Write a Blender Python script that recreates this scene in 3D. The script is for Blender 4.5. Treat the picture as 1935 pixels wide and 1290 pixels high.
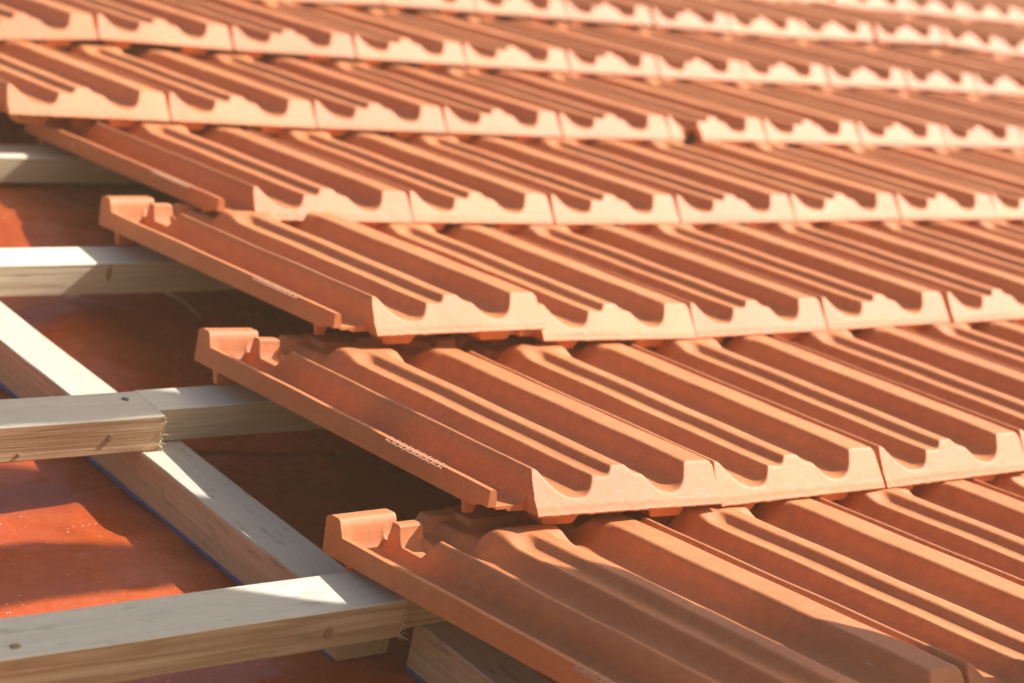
import bpy, bmesh, math, random
import numpy as np
from mathutils import Matrix, Vector, noise

for o in list(bpy.data.objects):
    bpy.data.objects.remove(o)
C = bpy.context.scene.collection
scn = bpy.context.scene
random.seed(7)

# ------------------------------------------------------------------ roof frame
S = 0.2                       # one tile cover width in metres
G = 1.6941588                 # course spacing in tile widths
PITCH = math.radians(19.7)
ROOF = Matrix.Translation((0, 0, 4.0)) @ Matrix.Rotation(PITCH, 4, 'X')   # roof (u, v, n) -> world


def L2W(u, v, n):
    return ROOF @ Vector((u * S, v * S, n * S))


# ------------------------------------------------------------------ camera
cam_loc = Vector((-4.83043561, -3.64893690, 3.09245465)) * S
right = Vector((0.75647646, -0.6187843, 0.21177665))
down = Vector((-0.03997484, -0.36694772, -0.92938226))
fwd = Vector((0.65279811, 0.69459007, -0.30232311))
cd = bpy.data.cameras.new('camera')
cam = bpy.data.objects.new('camera', cd)
C.objects.link(cam)
m = Matrix((( right.x, -down.x, -fwd.x, cam_loc.x),
            ( right.y, -down.y, -fwd.y, cam_loc.y),
            ( right.z, -down.z, -fwd.z, cam_loc.z),
            (0, 0, 0, 1)))
cam.matrix_world = ROOF @ m
cd.sensor_width = 36
cd.lens = 78.084
cd.clip_start = 0.02
cd.clip_end = 500
cd.dof.use_dof = True
cd.dof.focus_distance = 1.62
cd.dof.aperture_fstop = 7.2
scn.camera = cam

# ------------------------------------------------------------------ sun, sky, exposure
K, M = 1.076, -0.20            # sun direction in the roof frame: (K, M, 1)
sdir = (ROOF.to_3x3() @ Vector((K, M, 1))).normalized()
sd = bpy.data.lights.new('sun', 'SUN')
sd.energy = 4.75
sd.angle = math.radians(0.4)
sd.color = (1.0, 0.915, 0.86)
sun = bpy.data.objects.new('sun', sd)
C.objects.link(sun)
sun.matrix_world = sdir.to_track_quat('Z', 'Y').to_matrix().to_4x4()
w = bpy.data.worlds.new("World")
scn.world = w
w.use_nodes = True
nt = w.node_tree
sky = nt.nodes.new('ShaderNodeTexSky')
sky.sky_type = 'NISHITA'
sky.sun_disc = False
sky.air_density = 0.8
sky.dust_density = 4.0
sky.ozone_density = 0.4
sky.sun_elevation = math.asin(sdir.z)
sky.sun_rotation = math.atan2(sdir.x, sdir.y)
nt.links.new(sky.outputs[0], nt.nodes['Background'].inputs[0])
nt.nodes['Background'].inputs[1].default_value = 0.08
scn.view_settings.view_transform = 'Standard'
scn.view_settings.look = 'None'
scn.view_settings.exposure = 0.92
scn.view_settings.gamma = 1
scn.render.engine = 'CYCLES'


# ------------------------------------------------------------------ node helpers
class NT:
    def __init__(self, name):
        self.m = bpy.data.materials.new(name)
        self.m.use_nodes = True
        self.t = self.m.node_tree
        self.b = self.t.nodes['Principled BSDF']

    def n(self, typ, **kw):
        x = self.t.nodes.new('ShaderNode' + typ)
        for k, v in kw.items():
            setattr(x, k, v)
        return x

    def l(self, a, b):
        self.t.links.new(a, b)

    def noise(self, vec, scale, detail=4, rough=0.55, dist=0.0):
        x = self.n('TexNoise')
        x.inputs['Scale'].default_value = scale
        x.inputs['Detail'].default_value = detail
        x.inputs['Roughness'].default_value = rough
        x.inputs['Distortion'].default_value = dist
        if vec is not None:
            self.l(vec, x.inputs['Vector'])
        return x.outputs['Fac']

    def mapping(self, vec, scale=(1, 1, 1), loc=None):
        x = self.n('Mapping')
        x.inputs['Scale'].default_value = scale
        self.l(vec, x.inputs['Vector'])
        if loc is not None:
            self.l(loc, x.inputs['Location'])
        return x.outputs[0]

    def ramp(self, fac, *stops):
        x = self.n('ValToRGB')
        e = x.color_ramp.elements
        while len(e) < len(stops):
            e.new(0.5)
        for q, (p, c) in zip(e, stops):
            q.position = p
            q.color = (*c, 1) if len(c) == 3 else c
        self.l(fac, x.inputs[0])
        return x.outputs[0]

    def mix(self, fac, a, b, blend='MIX'):
        x = self.n('Mix', data_type='RGBA', blend_type=blend)
        for v, i in ((fac, 0), (a, 6), (b, 7)):
            if isinstance(v, (int, float)):
                x.inputs[i].default_value = v
            elif isinstance(v, tuple):
                x.inputs[i].default_value = (*v, 1)
            else:
                self.l(v, x.inputs[i])
        return x.outputs[2]

    def math(self, op, a, b=None, clamp=False):
        x = self.n('Math', operation=op, use_clamp=clamp)
        for v, i in ((a, 0), (b, 1)):
            if v is None:
                continue
            if isinstance(v, (int, float)):
                x.inputs[i].default_value = v
            else:
                self.l(v, x.inputs[i])
        return x.outputs[0]

    def bump(self, h, strength, dist):
        x = self.n('Bump')
        x.inputs['Strength'].default_value = strength
        x.inputs['Distance'].default_value = dist
        self.l(h, x.inputs['Height'])
        self.l(x.outputs[0], self.b.inputs['Normal'])


g3 = lambda v: (v, v, v)


def clay_material():
    k = NT('terracotta')
    tc = k.n('TexCoord')
    oi = k.n('ObjectInfo')
    rnd = oi.outputs['Random']
    off = k.n('CombineXYZ')
    for i in range(3):
        k.l(k.math('MULTIPLY', rnd, 13.0 + 7 * i), off.inputs[i])
    v = k.mapping(tc.outputs['Object'], (1, 1, 1), off.outputs[0])
    big = k.noise(v, 11, 3)
    fine = k.noise(v, 900, 2, 0.7)
    med = k.noise(v, 90, 5, 0.6)
    base = k.mix(k.ramp(big, (0.3, g3(0)), (0.7, g3(1))), (0.515, 0.171, 0.050), (0.60, 0.226, 0.078))
    base = k.mix(k.math('MULTIPLY', rnd, 0.75), base, (0.475, 0.150, 0.046))
    base = k.mix(0.26, base, k.ramp(med, (0.3, g3(0.35)), (0.7, g3(0.75))), 'OVERLAY')
    gr = k.noise(v, 420, 3, 0.75)
    base = k.mix(0.30, base, k.ramp(gr, (0.30, g3(0.30)), (0.5, g3(0.5)), (0.72, g3(0.72))), 'OVERLAY')
    # pale scuffs and lime bloom
    sv = k.mapping(v, (1, 0.35, 1))
    sc = k.ramp(k.noise(sv, 70, 6, 0.75), (0.63, g3(0)), (0.72, g3(1)))
    sm = k.ramp(k.noise(v, 9, 2), (0.46, g3(0)), (0.60, g3(1)))
    base = k.mix(k.math('MULTIPLY', k.math('MULTIPLY', sc, sm), 0.62), base, (0.72, 0.55, 0.47))
    # dark pin holes
    vo = k.n('TexVoronoi')
    vo.inputs['Scale'].default_value = 240
    k.l(v, vo.inputs['Vector'])
    pin = k.ramp(vo.outputs['Distance'], (0.0, g3(1)), (0.09, g3(0)))
    pm = k.ramp(k.noise(v, 60, 2), (0.6, g3(0)), (0.68, g3(1)))
    base = k.mix(k.math('MULTIPLY', k.math('MULTIPLY', pin, pm), 0.75), base, (0.2, 0.08, 0.05))
    k.l(base, k.b.inputs['Base Color'])
    rg = k.n('MapRange')
    rg.inputs[3].default_value = 0.52
    rg.inputs[4].default_value = 0.68
    k.l(med, rg.inputs[0])
    k.l(rg.outputs[0], k.b.inputs['Roughness'])
    k.b.inputs['Specular IOR Level'].default_value = 0.5
    h = k.math('ADD', k.math('MULTIPLY', fine, 0.5), k.math('MULTIPLY', med, 1.0))
    k.bump(h, 0.34, 0.0013)
    return k.m


def wood_material(name, top, side, dirt, seed, ring_scale=1.0, contrast=1.0):
    """sawn softwood: grain runs along object X; broad faces greyed, edges warm"""
    k = NT(name)
    tc = k.n('TexCoord')
    off = k.n('CombineXYZ')
    for i, q in enumerate((seed * 3.1, seed * 1.7, seed * 2.3)):
        off.inputs[i].default_value = q
    v = k.mapping(tc.outputs['Object'], (1, 1, 1), off.outputs[0])
    gv = k.mapping(v, (2.2, 60 * ring_scale, 60 * ring_scale))
    rings = k.noise(gv, 1.6, 3, 0.5, 0.6)
    fib = k.noise(k.mapping(v, (9, 420, 420)), 1.0, 4, 0.7)
    col_r = k.ramp(rings, (0.35, g3(0)), (0.5, g3(1)), (0.62, g3(0.25)))
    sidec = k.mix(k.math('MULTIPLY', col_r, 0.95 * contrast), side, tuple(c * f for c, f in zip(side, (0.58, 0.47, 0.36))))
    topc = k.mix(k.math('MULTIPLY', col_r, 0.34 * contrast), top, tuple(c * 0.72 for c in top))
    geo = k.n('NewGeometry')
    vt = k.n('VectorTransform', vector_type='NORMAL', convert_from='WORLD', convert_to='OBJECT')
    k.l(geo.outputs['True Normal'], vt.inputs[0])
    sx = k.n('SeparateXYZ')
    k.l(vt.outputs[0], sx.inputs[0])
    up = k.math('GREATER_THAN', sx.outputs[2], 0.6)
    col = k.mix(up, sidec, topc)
    endg = k.math('GREATER_THAN', k.math('ABSOLUTE', sx.outputs[0]), 0.6)
    col = k.mix(endg, col, tuple(c * 0.8 for c in side))
    saw = k.noise(k.mapping(v, (330, 14, 14)), 1.0, 2, 0.6)
    col = k.mix(k.math('MULTIPLY', k.ramp(saw, (0.45, g3(0)), (0.7, g3(1))), 0.07), col, tuple(c * 0.6 for c in side))
    col = k.mix(k.math('MULTIPLY', fib, 0.42), col, tuple(c * 0.55 for c in side))
    dm = k.ramp(k.noise(k.mapping(v, (1, 3, 3)), 24, 6, 0.7), (0.56, g3(0)), (0.7, g3(1)))
    col = k.mix(k.math('MULTIPLY', dm, dirt), col, (0.16, 0.15, 0.14))
    k.l(col, k.b.inputs['Base Color'])
    k.b.inputs['Roughness'].default_value = 0.75
    k.b.inputs['Specular IOR Level'].default_value = 0.25
    k.bump(k.math('ADD', k.math('ADD', k.math('MULTIPLY', fib, 1.0), k.math('MULTIPLY', saw, 0.15)), k.math('MULTIPLY', rings, 0.6)), 0.6, 0.0017)
    return k.m


def membrane_material():
    k = NT('membrane')
    tc = k.n('TexCoord')
    v = tc.outputs['Object']
    big = k.noise(v, 7, 4)
    col = k.mix(k.ramp(big, (0.3, g3(0)), (0.7, g3(1))), (0.38, 0.060, 0.011), (0.46, 0.088, 0.018))
    spk = k.n('TexVoronoi')
    spk.inputs['Scale'].default_value = 150
    k.l(v, spk.inputs['Vector'])
    s = k.ramp(spk.outputs['Distance'], (0.06, g3(1)), (0.15, g3(0)))
    sm = k.ramp(k.noise(v, 55, 3), (0.46, g3(0)), (0.58, g3(1)))
    dust = k.ramp(k.noise(v, 16, 6, 0.7), (0.5, g3(0)), (0.75, g3(1)))
    col = k.mix(k.math('MULTIPLY', dust, 0.10), col, (0.55, 0.30, 0.22))
    col = k.mix(k.math('MULTIPLY', s, sm), col, (0.75, 0.58, 0.45))
    k.l(col, k.b.inputs['Base Color'])
    rr = k.n('MapRange')
    rr.inputs[3].default_value = 0.27
    rr.inputs[4].default_value = 0.48
    k.l(dust, rr.inputs[0])
    k.l(rr.outputs[0], k.b.inputs['Roughness'])
    weave = k.noise(v, 700, 2)
    cre = k.noise(k.mapping(v, (26, 34, 26)), 1.0, 3, 0.5, 0.8)
    k.bump(k.math('ADD', k.math('MULTIPLY', weave, 0.16), k.math('MULTIPLY', cre, 1.6)), 0.6, 0.0022)
    return k.m


def plain(name, col, rough=0.6, nscale=60, amt=0.25, bump=0.3):
    k = NT(name)
    tc = k.n('TexCoord')
    f = k.noise(tc.outputs['Object'], nscale, 5)
    c = k.mix(k.math('MULTIPLY', f, amt), col, tuple(q * 0.4 for q in col))
    k.l(c, k.b.inputs['Base Color'])
    k.b.inputs['Roughness'].default_value = rough
    k.bump(f, bump, 0.001)
    return k.m


CLAY = clay_material()
GRIP = plain('sunlit_tooth_clay', (0.62, 0.31, 0.18), 0.7, 300, 0.2)  # paler than the tile clay: sunlight on the tooth tips put into the colour
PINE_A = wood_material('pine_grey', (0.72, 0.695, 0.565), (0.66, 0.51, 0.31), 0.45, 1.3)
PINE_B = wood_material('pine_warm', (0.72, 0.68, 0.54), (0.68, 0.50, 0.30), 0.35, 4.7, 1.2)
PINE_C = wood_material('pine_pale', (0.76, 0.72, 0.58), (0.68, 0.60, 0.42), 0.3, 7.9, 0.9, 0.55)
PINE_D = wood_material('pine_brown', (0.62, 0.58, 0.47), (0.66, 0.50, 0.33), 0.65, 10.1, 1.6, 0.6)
FIBRE = plain('wood_fibre', (0.66, 0.54, 0.36), 0.8, 200, 0.3)
KNOT = plain('knot', (0.34, 0.20, 0.105), 0.7, 300, 0.5)
STEEL = plain('nail_steel', (0.16, 0.17, 0.2), 0.4, 200, 0.3)
STEEL.node_tree.nodes['Principled BSDF'].inputs['Metallic'].default_value = 0.7
TAPE = plain('blue_foam_tape', (0.02, 0.11, 0.42), 0.6, 150, 0.4)
MEMB = membrane_material()


# ------------------------------------------------------------------ object helpers
def link(name, me, mat=None, parent=None, mw=None):
    o = bpy.data.objects.new(name, me)
    C.objects.link(o)
    if mat:
        me.materials.append(mat)
    if parent is not None:
        o.parent = parent
        if mw is not None:
            o.matrix_local = mw
    elif mw is not None:
        o.matrix_world = mw
    return o


def tag(o, label=None, cat=None, group=None, kind=None):
    for k, v in (('label', label), ('category', cat), ('group', group), ('kind', kind)):
        if v:
            o[k] = v
    return o


def pchip(xs, ys, q):
    """monotone cubic interpolation"""
    x = np.array(xs, float); y = np.array(ys, float)
    h = np.diff(x); d = np.diff(y) / h
    mm = np.zeros_like(x)
    for i in range(1, len(x) - 1):
        if d[i - 1] * d[i] > 0:
            w1 = 2 * h[i] + h[i - 1]; w2 = h[i] + 2 * h[i - 1]
            mm[i] = (w1 + w2) / (w1 / d[i - 1] + w2 / d[i])
    mm[0] = d[0]; mm[-1] = d[-1]
    k = np.clip(np.searchsorted(x, q) - 1, 0, len(h) - 1)
    t = np.clip((q - x[k]) / h[k], 0, 1)
    return ((2*t**3-3*t**2+1)*y[k] + (t**3-2*t**2+t)*h[k]*mm[k] + (-2*t**3+3*t**2)*y[k+1] + (t**3-t**2)*h[k]*mm[k+1])


def sst(a, b, x):
    t = np.clip((x - a) / (b - a), 0, 1)
    return t * t * (3 - 2 * t)


def smin(a, b, r):
    h = np.clip(0.5 + 0.5 * (b - a) / r, 0, 1)
    return b * (1 - h) + a * h - r * h * (1 - h)


def smax(a, b, r):
    return -smin(-a, -b, r)


# ------------------------------------------------------------------ the roof tile
TL = 2.05                     # tile length in widths
RIGHT = 0.968
MAINP = [(-.205, .118), (-.182, .118), (-.172, .103), (-.162, .030), (-.090, .026), (-.060, .028), (-.034, .038), (-.018, .075), (-.007, .135),
         (.002, .160), (.013, .169), (.026, .165), (.050, .138), (.085, .098), (.125, .064), (.170, .047), (.225, .046),
         (.246, .052), (.268, .070), (.286, .098), (.298, .123), (.309, .132), (.335, .1275), (.365, .1255), (.388, .132), (.402, .150), (.412, .165), (.425, .170),
         (.474, .170), (.490, .165), (.508, .148), (.528, .132), (.552, .129), (.570, .122), (.598, .092), (.628, .062), (.665, .047),
         (.702, .044), (.735, .050), (.764, .069), (.786, .099), (.801, .136), (.812, .161), (.827, .170), (.938, .170), (.957, .166), (.968, .150)]
FULLP = [p for p in MAINP if p[0] < .20] + [(.222, .052), (.250, .082), (.272, .122), (.290, .154), (.308, .168), (.335, .171),
         (.552, .171), (.575, .166), (.596, .144), (.614, .105), (.645, .066), (.685, .050), (.715, .055), (.742, .078), (.764, .110), (.784, .145), (.804, .164),
         (.824, .170)] + [p for p in MAINP if p[0] > .90]
# heights measured off the noses
_sc = lambda P: [(x, h * .73 if x < -.16 else (.053 + (h - .046) * .77 if h > .046 and x > .0 else .040 + (h - .046) * .88 if h > .046 else h + .0065 if x > .1 else h * .87)) for x, h in P]
MAINP, FULLP = _sc(MAINP), _sc(FULLP)


def tile_mesh(name, chipped=False, nx_div=0.0062):
    xs = np.unique(np.round(np.concatenate([
        np.arange(-.205, -.15, .0047), np.arange(-.15, -.07, .01), np.arange(-.07, -.025, .0055), np.arange(-.025, .02, .003), np.arange(.02, .06, .0055), np.arange(.06, .27, .009),
        np.arange(.27, .60, .0058), np.arange(.60, .76, .009), np.arange(.76, .85, .0052), np.arange(.85, .93, .02),
        np.arange(.93, .968, .005), [RIGHT]]), 4))
    ys = np.unique(np.round(np.concatenate([
        np.arange(0, .13, .0043), [.14, .15], np.arange(.15, 1.50, .09), np.arange(1.50, 1.60, .02), np.arange(1.60, 1.78, .0075),
        np.arange(1.78, TL, .011), [TL]]), 4))
    X, Y = np.meshgrid(xs, ys, indexing='ij')
    pm = pchip([p[0] for p in MAINP], [p[1] for p in MAINP], X)
    pf = pchip([p[0] for p in FULLP], [p[1] for p in FULLP], X)
    # grooves beside the centre rib ramp up to the full rib near the head
    ramp = sst(1.555, 1.672, Y + 0.012 * np.cos((X - .45) * 18))
    T = pm + (pf - pm) * ramp
    # head: ribs step down behind y = 1.70
    body = X > -.03
    cap = 0.183 - np.clip(Y - 1.695, 0, None) * 1.5
    cap = np.maximum(cap, 0.095)
    T = np.where(body, smin(T, cap, .012), T)
    # rounded entry of the pans at the head of the wide rib
    # left rib starts low at the head
    lr = (X > -.075) & (X < .085)
    cap2 = np.where(Y > 1.66, 0.085 + 0.10 * sst(1.72, 1.655, Y) if False else np.clip(0.150 - (Y - 1.655) * 1.25, 0.066, 1), 1.0)
    T = np.where(lr, smin(T, cap2, .010), T)
    # left rib end lug between two drainage grooves
    lug = 0.142 * sst(1.825, 1.862, Y) * sst(1.925, 1.900, Y) * sst(-.045, -.015, X) * sst(.115, .085, X)
    T = smax(T, lug, .012)
    gro = sst(1.735, 1.76, Y) * sst(1.835, 1.80, Y) * sst(.03, .06, X) * sst(.30, .22, X)
    T = T + (0.045 - T) * gro * 0.85
    # rim along the head
    rim_h = 0.075 + 0.038 * sst(.20, .235, X)
    rim = rim_h * sst(1.955, 1.99, Y) * sst(.04, .07, X)
    T = smax(T, rim, .012)
    # taller steps of the ribs on the lap
    st = 0.120 * sst(1.86, 1.90, Y) * ((sst(.325, .355, X) * sst(.60, .57, X)) + sst(.80, .82, X))
    T = smax(T, st, .01)
    # upstanding block closing the lock channel
    blk = 0.150 * sst(1.915, 1.975, Y) * sst(.082, .045, X)
    blk = np.minimum(blk, 0.150 - 0.5 * np.clip(Y - 2.025, 0, None))
    T = smax(T, blk, .014)
    # open drain slot between block and the lock wall
    slot = sst(1.925, 1.94, Y) * sst(1.965, 1.95, Y) * sst(-.05, .0, X) * sst(.16, .12, X)
    T = np.where((X > .05) & (Y > 1.93) & (X < .2), np.minimum(T, .085), T)
    # sloped nose
    nose = 0.033 + 1.30 * Y
    T = np.where(X > -.045, smin(T, nose, .009), T)
    # slight hand-fired waviness
    T = T + 0.0016 * np.sin(X * 9 + 1.0) * np.sin(Y * 4.0) + 0.001 * np.sin(Y * 11 + X * 5)
    # underside
    B = np.maximum(T - .036, 0.0)
    B = np.where(X < -.10, 0.0 + 0.02 * sst(.16, .09, Y), B)
    B = np.where((Y < .045) & (X > -.03), 0.0, B)
    B = np.where((X > -.07) & (X < .045) & (Y < 1.2), 0.0, B)
    B = np.where((X > .93) & (Y < .5), np.minimum(B, .02), B)
    lugs = -.058 * sst(.03, .04, Y) * sst(.15, .13, Y) * (sst(.035, .075, X) * sst(.27, .21, X) + sst(.60, .64, X) * sst(.83, .79, X))
    B = np.where(lugs < -.001, np.minimum(B, 0) + lugs, B)
    B = np.minimum(B, T - .012)
    # cell mask
    cx = 0.5 * (X[:-1, :-1] + X[1:, 1:]); cy = 0.5 * (Y[:-1, :-1] + Y[1:, 1:])
    keep = ~((cx < -.019) & (cy < .0602))
    if chipped:
        edge = 0.105 + 0.018 * np.sin(cx * 60) + 0.01 * np.sin(cx * 143)
        keep &= ~((cx > .10 + .01 * np.sin(cy * 80)) & (cx < .285 + .012 * np.sin(cy * 55 + 1)) & (cy < edge))
    nx, ny = X.shape
    vid = -np.ones((2, nx, ny), int)
    verts, faces, sharp_e = [], [], []

    def gv(s, i, j):
        if vid[s, i, j] < 0:
            vid[s, i, j] = len(verts)
            y = Y[i, j]
            if s == 1 and j == 0:
                y = -.010
            verts.append((X[i, j], y, (T, B)[s][i, j]))
        return vid[s, i, j]
    lipv = {}

    def nv(i, q):
        # extra rows of the front band: q = 0 upper, 1 lower, 2 burr
        if (i, q) not in lipv:
            x = xs[i]
            j1 = noise.noise((x * 22, 3.1, 0)) * .003 + (noise.noise((x * 90, 7.7, q)) * .0016 if q > 1 else 0)
            p = [(-.005, .027), (-.010, .017), (-.020, .004 + j1), (-.019, -.002 + j1)][q]
            lipv[(i, q)] = len(verts)
            verts.append((x, p[0] + j1 * .6, p[1]))
        return lipv[(i, q)]
    for i in range(nx - 1):
        for j in range(ny - 1):
            if not keep[i, j]:
                continue
            faces.append((gv(0, i, j), gv(0, i + 1, j), gv(0, i + 1, j + 1), gv(0, i, j + 1)))
            faces.append((gv(1, i, j), gv(1, i, j + 1), gv(1, i + 1, j + 1), gv(1, i + 1, j)))
            if i == 0 or not keep[i - 1, j]:
                faces.append((gv(0, i, j), gv(0, i, j + 1), gv(1, i, j + 1), gv(1, i, j)))
            if i == nx - 2 or not keep[i + 1, j]:
                faces.append((gv(0, i + 1, j + 1), gv(0, i + 1, j), gv(1, i + 1, j), gv(1, i + 1, j + 1)))
            if j == ny - 2 or not keep[i, j + 1]:
                faces.append((gv(0, i, j + 1), gv(0, i + 1, j + 1), gv(1, i + 1, j + 1), gv(1, i, j + 1)))
            if j == 0:
                a, b = gv(0, i + 1, j), gv(0, i, j)
                for q in range(4):
                    c, d = nv(i, q), nv(i + 1, q)
                    faces.append((a, b, c, d))
                    a, b = d, c
                faces.append((a, b, gv(1, i, j), gv(1, i + 1, j)))
                if i == 0 or not keep[i - 1, j]:
                    faces.append((gv(1, i, 0), nv(i, 3), nv(i, 2), nv(i, 1), nv(i, 0), gv(0, i, 0)))
                if i == nx - 2 or not keep[i + 1, j]:
                    faces.append((gv(0, i + 1, 0), nv(i + 1, 0), nv(i + 1, 1), nv(i + 1, 2), nv(i + 1, 3), gv(1, i + 1, 0)))
            elif not keep[i, j - 1]:
                faces.append((gv(0, i + 1, j), gv(0, i, j), gv(1, i, j), gv(1, i + 1, j)))
    vv = np.array(verts) * S
    me = bpy.data.meshes.new(name)
    me.from_pydata(vv.tolist(), [], faces)
    me.validate()
    me.polygons.foreach_set('use_smooth', [True] * len(me.polygons))
    me.set_sharp_from_angle(angle=math.radians(38))
    me.update()
    me.materials.append(CLAY)
    return me


def box_bm(bm, x0, x1, y0, y1, z0, z1, taper=0.0):
    t = taper
    v = [bm.verts.new(p) for p in ((x0 + t, y0 + t, z0), (x1 - t, y0 + t, z0), (x1 - t, y1 - t, z0), (x0 + t, y1 - t, z0),
                                   (x0, y0, z1), (x1, y0, z1), (x1, y1, z1), (x0, y1, z1))]
    for f in ((3, 2, 1, 0), (4, 5, 6, 7), (0, 1, 5, 4), (1, 2, 6, 5), (2, 3, 7, 6), (3, 0, 4, 7)):
        bm.faces.new([v[i] for i in f])
    return v


def bm_mesh(bm, name, smooth=False, bevel=0.0, seg=2):
    if bevel:
        bmesh.ops.bevel(bm, geom=list(bm.edges), offset=bevel, segments=seg, affect='EDGES', profile=0.6)
    bmesh.ops.recalc_face_normals(bm, faces=bm.faces)
    me = bpy.data.meshes.new(name)
    bm.to_mesh(me)
    bm.free()
    if smooth:
        me.polygons.foreach_set('use_smooth', [True] * len(me.polygons))
        me.set_sharp_from_angle(angle=math.radians(40))
    return me


TILE = tile_mesh('clay_tile')
CHIP = tile_mesh('clay_tile_chipped', True)

# parts of the tiles at the open edge: serrated grip on the lock rib, hanging nibs underneath
bm = bmesh.new()
n_t = 26
for i in range(n_t):
    y0 = 0.34 + i * 0.0135
    r = 0.5 + 0.5 * math.sin(i * 2.1)
    q_ = box_bm(bm, -.219 * S, -.186 * S, y0 * S, (y0 + .008) * S, .055 * S, (.0885 + .004 * r) * S, 0)
    for k_ in (4, 7):
        q_[k_].co.z -= .012 * S
    for k_ in (0, 3):
        q_[k_].co.x += .012 * S
GRIPM = bm_mesh(bm, 'knurled_edge', bevel=.0003, seg=1)
GRIPM.materials.append(GRIP)
bm = bmesh.new()
vv = box_bm(bm, -.17 * S, -.06 * S, 1.915 * S, 1.965 * S, -.075 * S, .01 * S, .012 * S)
NIBM = bm_mesh(bm, 'hanging_nib', True, .0015)
NIBM.materials.append(CLAY)
bm = bmesh.new()
box_bm(bm, -.19 * S, -.12 * S, .20 * S, .235 * S, -.055 * S, .012 * S, .01 * S)
STUD = bm_mesh(bm, 'stacking_stud', True, .0015)
STUD.materials.append(CLAY)

# measured joints per course: (joint position, shift along the course, lift of the nose)
J = {
    0: [(0, .070, .060), (1, .068, .056), (2, .065, .050), (3, .06, .050)],
    1: [(0.5, 0.018, 0.068), (1.5, 0.003, 0.015), (2.5, 0.006, 0.007)],
    2: [(1, 0.002, 0.093), (2, -0.018, 0.029), (3, -0.006, 0.003), (4, -0.025, 0.003), (5, 0.008, 0.007)],
    3: [(1.5, -0.014, 0.034), (2.5, -0.003, 0.012), (3.5, 0.005, -0.002), (4.5, 0, -0.003), (5.5, -0.003, 0.007), (6.5, 0.009, 0.014), (7.5, 0.021, 0.013)],
    4: [(1, -0.011, 0.044), (2, 0.01, 0.032), (3, 0.031, 0.016), (4, 0.035, 0.009), (5, 0.017, -0.002), (6, 0.016, 0.004), (7, -0.014, 0.008), (8, 0.011, 0.007), (9, 0.021, 0.009)],
    5: [(2.5, -0.019, 0.062), (3.5, 0.014, 0.037), (4.5, 0.027, 0.028), (5.5, 0.026, 0.017), (6.5, 0.046, 0.011), (7.5, -0.011, 0.007), (8.5, -0.023, 0.01), (9.5, -0.005, 0.012), (10.5, 0.027, 0.025)],
    6: [(6, -0.011, 0.044), (7, -0.046, 0.04), (8, -0.037, 0.039), (9, -0.004, 0.035), (10, -0.025, 0.029), (11, -0.055, 0.024), (12, 0.022, 0.047), (13, 0.049, 0.065)],
}
COURSES = {0: (0, 3), 1: (.5, 5.5), 2: (1, 7), 3: (1.5, 9.5), 4: (1, 12), 5: (1.5, 14.5), 6: (4, 17), 7: (11.5, 19.5)}
WORD = ['', 'second', 'third', 'fourth', 'fifth', 'sixth', 'seventh', 'eighth', 'ninth', 'tenth', 'eleventh', 'twelfth', 'thirteenth', 'fourteenth', 'fifteenth', 'sixteenth']
CNAME = {0: 'nearest course at bottom right', 1: 'second course up', 2: 'third course up', 3: 'fourth course up',
         4: 'fifth course up', 5: 'sixth course up', 6: 'blurred seventh course near the top', 7: 'farthest blurred course at top right'}
VERGE = {0: 'terracotta tile at open left end of nearest course, mostly shaded',
         1: 'terracotta tile at open left end of second course, side rib above the batten joint',
         2: 'terracotta tile at open left end of third course, its nose tipped up above its neighbour',
         3: 'terracotta tile at open left end of fourth course, head hidden under the tiles above'}
SLOPE = math.atan(.095)


def joint(r, u, rnd):
    for a, du, dz in J.get(r, []):
        if abs(a - u) < .01:
            return u + du, dz
    return u + rnd.uniform(-.012, .012), 0.012 + rnd.uniform(-.004, .006)


# which tiles can be seen: used only to leave out tiles the photo shows nothing of
proto_done = False
for r, (ua, ub) in COURSES.items():
    rnd = random.Random(100 + r)
    u = ua
    js = {}
    k = ua
    while k <= ub + 1.01:
        js[k] = joint(r, k, rnd)
        k += 1
    n = 0
    while u <= ub + .01:
        (u0, z0), (u1, z1) = js[u], js[u + 1]
        if r == 2 and u == 1:
            z1 = .088
        if r == 1 and u == .5:
            z1 = .030
        chip = (r == 4 and u == 6)
        o = link('clay_tile', CHIP if chip else TILE)
        roll = math.atan2(-(z1 - z0), 1.0)
        yaw = rnd.uniform(-.007, .007)
        sx = min(max(u1 - u0, .965), 1.02)
        o.matrix_world = (ROOF @ Matrix.Translation((u0 * S, (r * G + (.035 if r == 0 else rnd.uniform(-.006, .006))) * S, z0 * S)) @ Matrix.Rotation(yaw, 4, 'Z')
                          @ Matrix.Rotation(-SLOPE - (.025 if r == 0 else .006 if n == 0 and r in (1, 2) else 0), 4, 'X') @ Matrix.Rotation(roll, 4, 'Y') @ Matrix.Diagonal((sx, 1, 1, 1)))
        first = n == 0 and r in VERGE
        if first:
            lab = VERGE[r]
        elif chip:
            lab = 'terracotta tile with a chunk broken out of its nose in the fifth course up'
        elif n == 0:
            lab = 'leftmost terracotta tile of the ' + CNAME[r]
        else:
            lab = 'terracotta tile, %s from left in the %s' % (WORD[n], CNAME[r])
        tag(o, lab, 'roof tile', 'interlocking terracotta roof tiles laid in courses')
        if first:
            link('knurled_edge', GRIPM, None, o, Matrix())
            link('hanging_nib', NIBM, None, o, Matrix())
            link('stacking_stud', STUD, None, o, Matrix())
        n += 1
        u += 1


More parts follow.
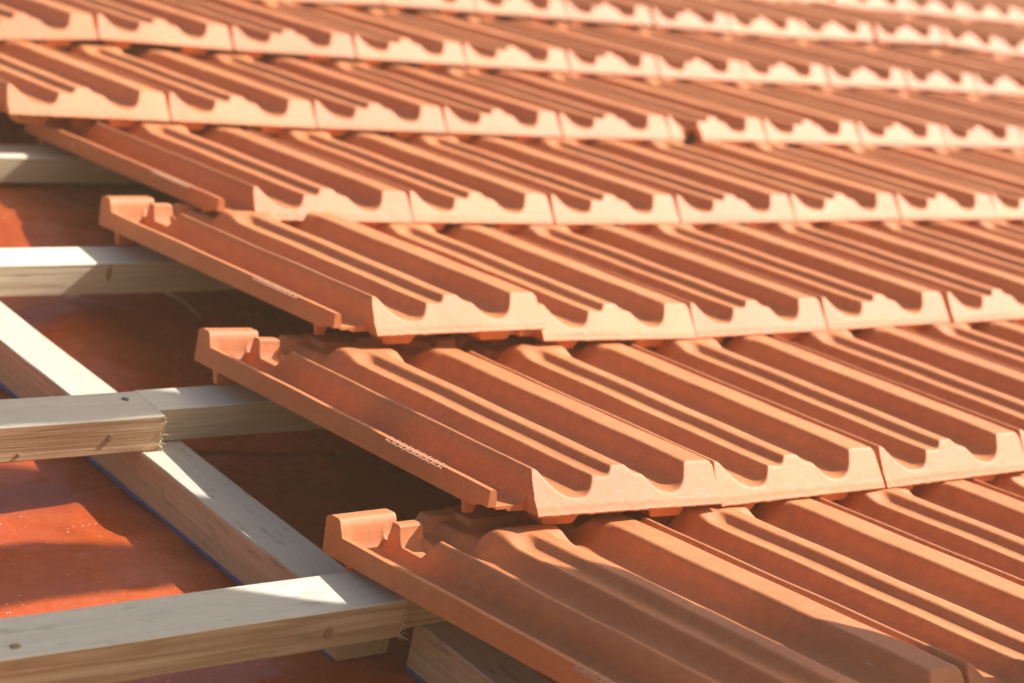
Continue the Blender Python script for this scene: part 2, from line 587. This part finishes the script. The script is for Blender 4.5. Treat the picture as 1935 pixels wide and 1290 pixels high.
# ------------------------------------------------------------------ timber
def timber(name, u0, u1, v0, v1, z0, z1, mat, along='u', wob=.004, seed=1, rag=None, noend=0):
    """sawn batten as a finely divided box, edges slightly wavy; local X runs along the grain"""
    L = (u1 - u0) if along == 'u' else (v1 - v0)
    W = (v1 - v0) if along == 'u' else (u1 - u0)
    H = z1 - z0
    nseg = max(8, int(L / .12))
    prof = []
    e = .006
    for (a, b) in ((0, 0), (1, 0), (1, 1), (0, 1)):
        pass
    ring = [(0 + e, 0), (W - e, 0), (W, e), (W, H - e), (W - e, H), (e, H), (0, H - e), (0, e)]
    verts, faces = [], []
    for i in range(nseg + 1):
        x = -L / 2 + L * i / nseg
        for q, (y, z) in enumerate(ring):
            dy = noise.noise((x * 1.3, q // 2 * 3.0, seed)) * wob + noise.noise((x * 9, q * 2.0, seed + 5)) * wob * .3
            dz = noise.noise((x * 1.3, q // 2 * 3.0, seed + 9)) * wob + noise.noise((x * 9, q * 2.0, seed + 15)) * wob * .3
            dx = 0
            if i in (0, nseg):
                dx = noise.noise((q * 1.7, i, seed)) * .012
            verts.append(((x + dx) * S, (y - W / 2 + dy) * S, (z - H / 2 + dz) * S))
    k = len(ring)
    for i in range(nseg):
        for q in range(k):
            a, b = i * k + q, i * k + (q + 1) % k
            faces.append((a, b, b + k, a + k))
    faces.append(tuple(range(k))[::-1])
    faces.append(tuple(nseg * k + q for q in range(k)))
    me = bpy.data.meshes.new(name)
    me.from_pydata(verts, [], faces)
    bm = bmesh.new()
    bm.from_mesh(me)
    bmesh.ops.recalc_face_normals(bm, faces=bm.faces)
    bm.to_mesh(me)
    bm.free()
    mw = ROOF @ Matrix.Translation(((u0 + u1) / 2 * S, (v0 + v1) / 2 * S, (z0 + z1) / 2 * S))
    if along == 'v':
        mw = mw @ Matrix.Rotation(math.pi / 2, 4, 'Z')
    return link(name, me, mat, None, mw)


def add_part(parent, name, bm, mat, smooth=False, bevel=0):
    """bm in roof coordinates (metres) -> child of parent"""
    me = bm_mesh(bm, name, smooth, bevel)
    inv = parent.matrix_world.inverted() @ ROOF
    me.transform(inv)
    return link(name, me, mat, parent, Matrix())


def knot(parent, u, v, z, face, ru, rv):
    bm = bmesh.new()
    n = 20
    ring0, ring1 = [], []
    for i in range(n):
        a = 2 * math.pi * i / n
        w0 = 1 + .12 * math.sin(3 * a + u * 7)
        for lst, f, up in ((ring0, 1.0, 0.0), (ring1, .8, .006)):
            x, y = math.cos(a) * ru * w0 * f, math.sin(a) * rv * w0 * f
            p = (u + x, v - up, z + y) if face == 'front' else (u + x, v + y, z + up)
            lst.append(bm.verts.new([c * S for c in p]))
    for i in range(n):
        bm.faces.new((ring0[i], ring0[(i + 1) % n], ring1[(i + 1) % n], ring1[i]))
    bm.faces.new(ring1)
    return add_part(parent, 'knot', bm, KNOT, True)


CBB = -.525
BT, BB = -.188, -.338         # batten top and bottom
VF, VB = 1.665, 1.90          # batten front and back behind each nose line
battens = {}


def batten(r, u0, u1, mat, lab, df=0.0, db=0.0, dz=0.0, seed=1):
    o = timber('timber_batten', u0, u1, VF + r * G + df, VB + r * G + db, BB + .001, BT + dz, mat, 'u', seed=seed)
    tag(o, lab, 'batten', 'timber tiling battens')
    return o


b0 = batten(0, -3.2, -.05, PINE_A, 'nearest pine batten with grey top, sunlit triangle and dark knot at bottom left', 0, .018, seed=1)
b0r = batten(0, -.04, 5.0, PINE_B, 'shaded pine batten butted to the nearest batten under the tile edge', .05, -.01, -.006, 2)
b1 = batten(1, -2.6, -.06, PINE_B, 'pine batten with coarse orange front grain, cut end meeting another batten at left', -.045, -.02, .006, 3)
b1r = batten(1, -.05, 7.2, PINE_C, 'pale batten running from the sawn joint in under the tiles', .03, .0, .0, 4)
b2 = batten(2, -1.2, 8.6, PINE_C, 'sunlit pale batten with shadow corner, third up at the left edge', 0, 0, .012, 5)
b3 = batten(3, -.4, 11.0, PINE_C, 'blurred pale batten highest at the left edge below the tiles', 0, 0, 0, 6)
for r, (a, b) in {4: (.5, 13.2), 5: (.2, 15.6), 6: (2.6, 18.2), 7: (10, 20.8)}.items():
    batten(r, a, b, PINE_C, 'timber batten buried under the tile heads of the ' + CNAME[r].split(',')[0], seed=10 + r)

knot(b0, -.376, VF - .003, -.271, 'front', .017, .024)
knot(b1, -.303, VF + G - .047, -.262, 'front', .012, .015)
knot(b1, -.70, VF + G - .047, -.306, 'front', .009, .009)
knot(b2, .663, VF + 2 * G - .003, -.225, 'front', .014, .042)
knot(b0, -1.546, VF + .063, BT + .0005, 'top', .018, .013)


def fibre(parent, name, pts, rad, mat=FIBRE):
    bm = bmesh.new()
    prev = None
    for i, p in enumerate(pts):
        rr = rad * (1 - .6 * i / max(1, len(pts) - 1))
        c = Vector(p)
        d = (Vector(pts[min(i + 1, len(pts) - 1)]) - Vector(pts[max(i - 1, 0)])).normalized()
        a = d.orthogonal().normalized(); b = d.cross(a)
        ring = [bm.verts.new((c + a * rr * math.cos(t) + b * rr * math.sin(t)) * S) for t in (0, 2.1, 4.2)]
        if prev:
            for q in range(3):
                bm.faces.new((prev[q], prev[(q + 1) % 3], ring[(q + 1) % 3], ring[q]))
        prev = ring
    return add_part(parent, name, bm, mat, True)


def frayed(parent, u, v, z0, z1, n, seed):
    """torn fibres along a sawn end: one part"""
    rnd = random.Random(seed)
    bm = bmesh.new()
    for i in range(n):
        z = rnd.uniform(z0, z1)
        if rnd.random() < .6:
            z = z0 + (z1 - z0) * rnd.random() ** 2.2
        L = rnd.uniform(.015, .05)
        p0 = Vector((u + rnd.uniform(-.01, .01), v + rnd.uniform(-.004, .01), z))
        d = Vector((rnd.uniform(-.8, .8), rnd.uniform(-.6, -.1), rnd.uniform(-.5, .5))).normalized()
        r0 = rnd.uniform(.002, .005)
        a = d.orthogonal().normalized(); b = d.cross(a)
        q0 = [bm.verts.new((p0 + a * r0 * math.cos(t) + b * r0 * math.sin(t)) * S) for t in (0, 2.1, 4.2)]
        tip = bm.verts.new((p0 + d * L) * S)
        for q in range(3):
            bm.faces.new((q0[q], q0[(q + 1) % 3], tip))
    o = add_part(parent, 'torn_fibres', bm, FIBRE)
    o['kind'] = 'stuff'
    return o


frayed(b1, -.055, VF + G - .04, BB, BT, 30, 1)
frayed(b0, -.045, VF + .0, BB, BT, 26, 2)
frayed(b2, .48, VF + 2 * G, BB, BB + .01, 7, 3)

# nails in the battens
for (bb, u, v) in ((b1, -.143, VF + G + .135),):
    bm = bmesh.new()
    bmesh.ops.create_cone(bm, cap_ends=True, segments=14, radius1=.016 * S, radius2=.014 * S, depth=.008 * S,
                          matrix=Matrix.Translation((u * S, v * S, (BT + .006) * S)) @ Matrix.Rotation(.15, 4, 'Y'))
    add_part(bb, 'nail_head', bm, STEEL, True)

# counter battens up the slope with a foam sealing tape under them
cb = timber('counter_batten', -.145, .09, 1.87, 14.0, CBB, BB, PINE_D, 'v', seed=21)
tag(cb, 'grey topped counter batten running up the slope under the battens at left', 'batten', 'counter battens up the slope')
cb2 = timber('counter_batten', .094, .32, -.3, 1.76, CBB, BB - .004, PINE_D, 'v', seed=22)
tag(cb2, 'lower counter batten starting under the nearest batten at the bottom centre', 'batten', 'counter battens up the slope')
for q, (u0, u1) in enumerate(((4.0, 4.23), (8.0, 8.23), (12.0, 12.23), (16, 16.23), (-4.2, -3.97))):
    o = timber('counter_batten', u0, u1, -.3, 15.5, CBB, BB, PINE_D, 'v', seed=30 + q)
    tag(o, ['counter battens up the slope buried beneath the tiled field'][0].replace('battens', 'batten'), 'batten', 'counter battens buried beneath the tiles')


def tape(parent, u0, u1, v0, v1, z):
    bm = bmesh.new()
    n = int((v1 - v0) / .06)
    rows = []
    for i in range(n + 1):
        v = v0 + (v1 - v0) * i / n
        a = u0 - .001 + noise.noise((v * 4, 2.2, 0)) * .009 + noise.noise((v * 17, 5.2, 0)) * .004
        rows.append([bm.verts.new((x * S, v * S, zz * S)) for x, zz in ((a, z + .003), (a, z - .012), (u1 - .004, z - .012), (u1 - .004, z + .003))])
    for a, b in zip(rows, rows[1:]):
        for q in range(4):
            bm.faces.new((a[q], a[(q + 1) % 4], b[(q + 1) % 4], b[q]))
    bm.faces.new(rows[0]); bm.faces.new(rows[-1])
    return add_part(parent, 'sealing_tape', bm, TAPE)


tape(cb, -.145, .09, 1.90, 9.0, CBB)
tape(cb2, .094, .32, -.25, 1.75, CBB)


# ------------------------------------------------------------------ roofing membrane
def membrane_z(u, v):
    z = -.545
    s = min(max((u - .12) / .9, 0), 1)
    s = s * s * (3 - 2 * s)
    t = min(max((v - 3.5) / 2.7, 0), 1)
    z += (.15 + .06 * min(max((v - 5.6) / .8, 0), 1)) * s * t * t * (3 - 2 * t)
    d = min(abs(u + .03), 1.5)
    z += -.03 * math.sin(min(d, 1.2) * 1.6)
    z += .016 * noise.noise((u * 1.1, v * 1.7, 2.0)) + .012 * noise.noise((u * 2.5 + v * 1.2, v * 4.5, 4.0))
    cr = abs(noise.noise((u * 1.6 + v * .35, v * 2.6 - u * .5, 8.0)))
    z += .012 * math.exp(-cr * 16)
    c2 = abs(noise.noise((u * .9 - v * .5, v * 1.4 + u * .8, 21.0)))
    z += .010 * math.exp(-c2 * 22) + .004 * noise.noise((u * 6, v * 9, 3.0))
    z += .034 * math.exp(-((u + .75) / .6) ** 2 - ((v - 2.0) / .22) ** 2)
    z += .085 * math.exp(-((u - .5) / .28) ** 2 - ((v - 5.05) / .55) ** 2)
    return z


us = np.concatenate([np.arange(-6, -2.2, .4), np.arange(-2.2, 2.6, .03), np.arange(2.6, 24, .8)])
vs = np.concatenate([np.arange(-.3, .6, .3), np.arange(.6, 8.2, .03), np.arange(8.2, 15.6, .6)])
verts = [(u * S, v * S, membrane_z(u, v) * S) for u in us for v in vs]
nv_ = len(vs)
faces = [(i * nv_ + j, (i + 1) * nv_ + j, (i + 1) * nv_ + j + 1, i * nv_ + j + 1) for i in range(len(us) - 1) for j in range(nv_ - 1)]
me = bpy.data.meshes.new('underlay_membrane')
me.from_pydata(verts, [], faces)
me.polygons.foreach_set('use_smooth', [True] * len(faces))
mb = link('underlay_membrane', me, MEMB, None, ROOF.copy())
tag(mb, 'wrinkled glossy red brown roofing membrane stretched beneath the timber battens', 'roofing membrane')
# overlap of the upper membrane sheet
bm = bmesh.new()
rows = []
for u in np.arange(-3, 3, .04):
    v = 3.74 - .12 * u + .012 * noise.noise((u * 2, 1, 1))
    r_ = []
    for dv, dz in ((0, .006), (.0, .016), (.06, .016), (.3, .003)):
        r_.append(bm.verts.new((u * S, (v + dv) * S, (membrane_z(u, v + dv) + dz) * S)))
    rows.append(r_)
for a, b in zip(rows, rows[1:]):
    for q in range(3):
        bm.faces.new((a[q], b[q], b[q + 1], a[q + 1]))
add_part(mb, 'sheet_lap', bm, MEMB, True)

# a thin sliver of wood and shavings lying about
sl = link('wood_sliver', bpy.data.meshes.new('wood_sliver_mesh'), None, None, ROOF.copy())
bm = bmesh.new()
A_ = Vector((1.0, 5.045, BB + .004)); B_ = Vector((1.27, 5.05, -.50))
rows = []
for i in range(9):
    t = i / 8
    p = A_.lerp(B_, t) + Vector((.01 * math.sin(t * 5), 0, .012 * math.sin(t * 3)))
    w_ = .011 * (1 - .3 * t)
    rows.append([bm.verts.new((p + Vector(d) * w_) * S) for d in ((1, .2, 0), (0, 0, .6), (-1, -.2, 0), (0, 0, -.6))])
for a, b in zip(rows, rows[1:]):
    for q in range(4):
        bm.faces.new((a[q], a[(q + 1) % 4], b[(q + 1) % 4], b[q]))
bm.faces.new(rows[0]); bm.faces.new(rows[-1])
bmesh.ops.recalc_face_normals(bm, faces=bm.faces)
bm.to_mesh(sl.data)
bm.free()
sl.data.materials.append(FIBRE)
tag(sl, 'thin pale sliver of wood leaning on the membrane below the pale batten', 'wood sliver')

# ------------------------------------------------------------------ added timber barrier, unseen right of the view, shaped to shade the nearest timbers
def sunpos(u, v, t):
    return Vector((u + K * t, v + M * t, t))


TB = 4.0
VERT = ROOF.to_3x3().inverted() @ Vector((0, 0, 1))
P0 = sunpos(.10, 1.86, TB)
BROW = ROOF @ Matrix.Translation(P0 * S)


def board(parent, name, a0, a1, b0_, b1_, th, mat, seed, wav=.03, prof=None):
    """waney board in the upright plane of the barrier (a along the eaves, b straight up)"""
    n = max(2, int((a1 - a0) / .05))
    bm = bmesh.new()
    rows = []
    for i in range(n + 1):
        a = a0 + (a1 - a0) * i / n
        lo = b0_ + wav * noise.noise((a * 2.6, 1.0, seed))
        top = b1_ if prof is None else float(np.interp(a, [p[0] for p in prof], [p[1] for p in prof]))
        hi = top + wav * noise.noise((a * 2.6, 9.0, seed))
        r_ = []
        for b, d in ((lo, -th), (hi, -th), (hi, th), (lo, th)):
            # thickness lies square to the board
            p = Vector((a, 0, 0)) + VERT * b + Vector((0, 1, 0)) * d
            r_.append(bm.verts.new(p * S))
        rows.append(r_)
    for x, y in zip(rows, rows[1:]):
        for q in range(4):
            bm.faces.new((x[q], x[(q + 1) % 4], y[(q + 1) % 4], y[q]))
    bm.faces.new(rows[0]); bm.faces.new(rows[-1])
    bmesh.ops.recalc_face_normals(bm, faces=bm.faces)
    me = bpy.data.meshes.new(name)
    bm.to_mesh(me)
    bm.free()
    return link(name, me, mat, parent, Matrix())


bar = bpy.data.objects.new('shade_barrier', None)
C.objects.link(bar)
bar.matrix_world = BROW
tag(bar, 'added unseen timber barrier with waney rails, shaped to shade the nearest timbers', 'barrier')
board(bar, 'rail', -3.0, 1.90, 1.34, 2.06, .05, PINE_D, 2, .09)
board(bar, 'rail', -3.0, 3.34, 2.78, 3.66, .05, PINE_D, 3, .04)
board(bar, 'rail', -3.0, -.60, -.07, .02, .04, PINE_D, 5, .01)
for a in (-3.05, -2.80):
    o = board(bar, 'post', a, a + .15, -22, 3.8, .10, PINE_D, 4, 0)
    o.location.y += .17 * S
# added unseen canvas sheet, its edge cut to cast the shade on the nearest course
edge_b = [-3.4, -3.24, -2.93, -2.52, -2.06, -1.62, -1.36, -1.24, -.90, -.55, -.45, -.40, -.08, 0]
edge_a = [-2.75, -2.52, -2.15, -1.84, -1.56, -1.22, -.99, -.86, -.62, -.37, -.34, -.60, -.57, -.57]
bm = bmesh.new()
rows = []
nb = 70
for i in range(nb + 1):
    b = -3.4 * i / nb
    ar = float(np.interp(b, edge_b, edge_a)) + .012 * noise.noise((b * 6, 2, 5))
    al = -2.62 - .60 * min(1, max(0, (-b - 1.2) / .8))
    r_ = []
    for q, side in ((0, -1), (1, -1), (2, -1), (2, 1), (1, 1), (0, 1)):
        a = al + (ar - al) * q / 2
        dy = .03 * math.sin(a * 7) + .02 * math.sin(b * 5)
        r_.append(bm.verts.new((Vector((a, dy + .012 * side, 0)) + VERT * b) * S))
    rows.append(r_)
for x, y in zip(rows, rows[1:]):
    for q in range(6):
        bm.faces.new((x[q], x[(q + 1) % 6], y[(q + 1) % 6], y[q]))
bm.faces.new(rows[0])
bm.faces.new(rows[-1][::-1])
bmesh.ops.recalc_face_normals(bm, faces=bm.faces)
me = bpy.data.meshes.new('shade_sheet')
bm.to_mesh(me)
bm.free()
cs = link('shade_sheet', me, plain('canvas', (.35, .33, .27), .9, 40, .3), None, BROW)
tag(cs, 'added unseen canvas sheet on the barrier, cut to shade the nearest course', 'canvas sheet')

# ------------------------------------------------------------------ ground far below
bm = bmesh.new()
v = [bm.verts.new(p) for p in ((-60, -60, 0), (60, -60, 0), (60, 60, 0), (-60, 60, 0))]
bm.faces.new(v)
gm = bpy.data.meshes.new('ground')
bm.to_mesh(gm)
bm.free()
gr = link('ground', gm, plain('dry_earth', (0.22, 0.18, 0.12), 0.9, 3, .5))
gr['kind'] = 'structure'


# ------------------------------------------------------------------ thin warm volume added to stand in for glare over the far courses
bm = bmesh.new()
bmesh.ops.create_cube(bm, size=1.0)
me = bpy.data.meshes.new('glare_veil')
bm.to_mesh(me)
bm.free()
hz = bpy.data.objects.new('glare_veil', me)
C.objects.link(hz)
hz.scale = (126, 126, 6.4)
hz.location = (0, 0, 5.4 - 3.2)
hm = bpy.data.materials.new('glare_veil')
hm.use_nodes = True
t = hm.node_tree
t.nodes.clear()
out = t.nodes.new('ShaderNodeOutputMaterial')
pv = t.nodes.new('ShaderNodeVolumePrincipled')
pv.inputs['Color'].default_value = (1.0, 0.74, 0.44, 1)
pv.inputs['Density'].default_value = 0.022
t.links.new(pv.outputs[0], out.inputs['Volume'])
me.materials.append(hm)
hz['kind'] = 'stuff'
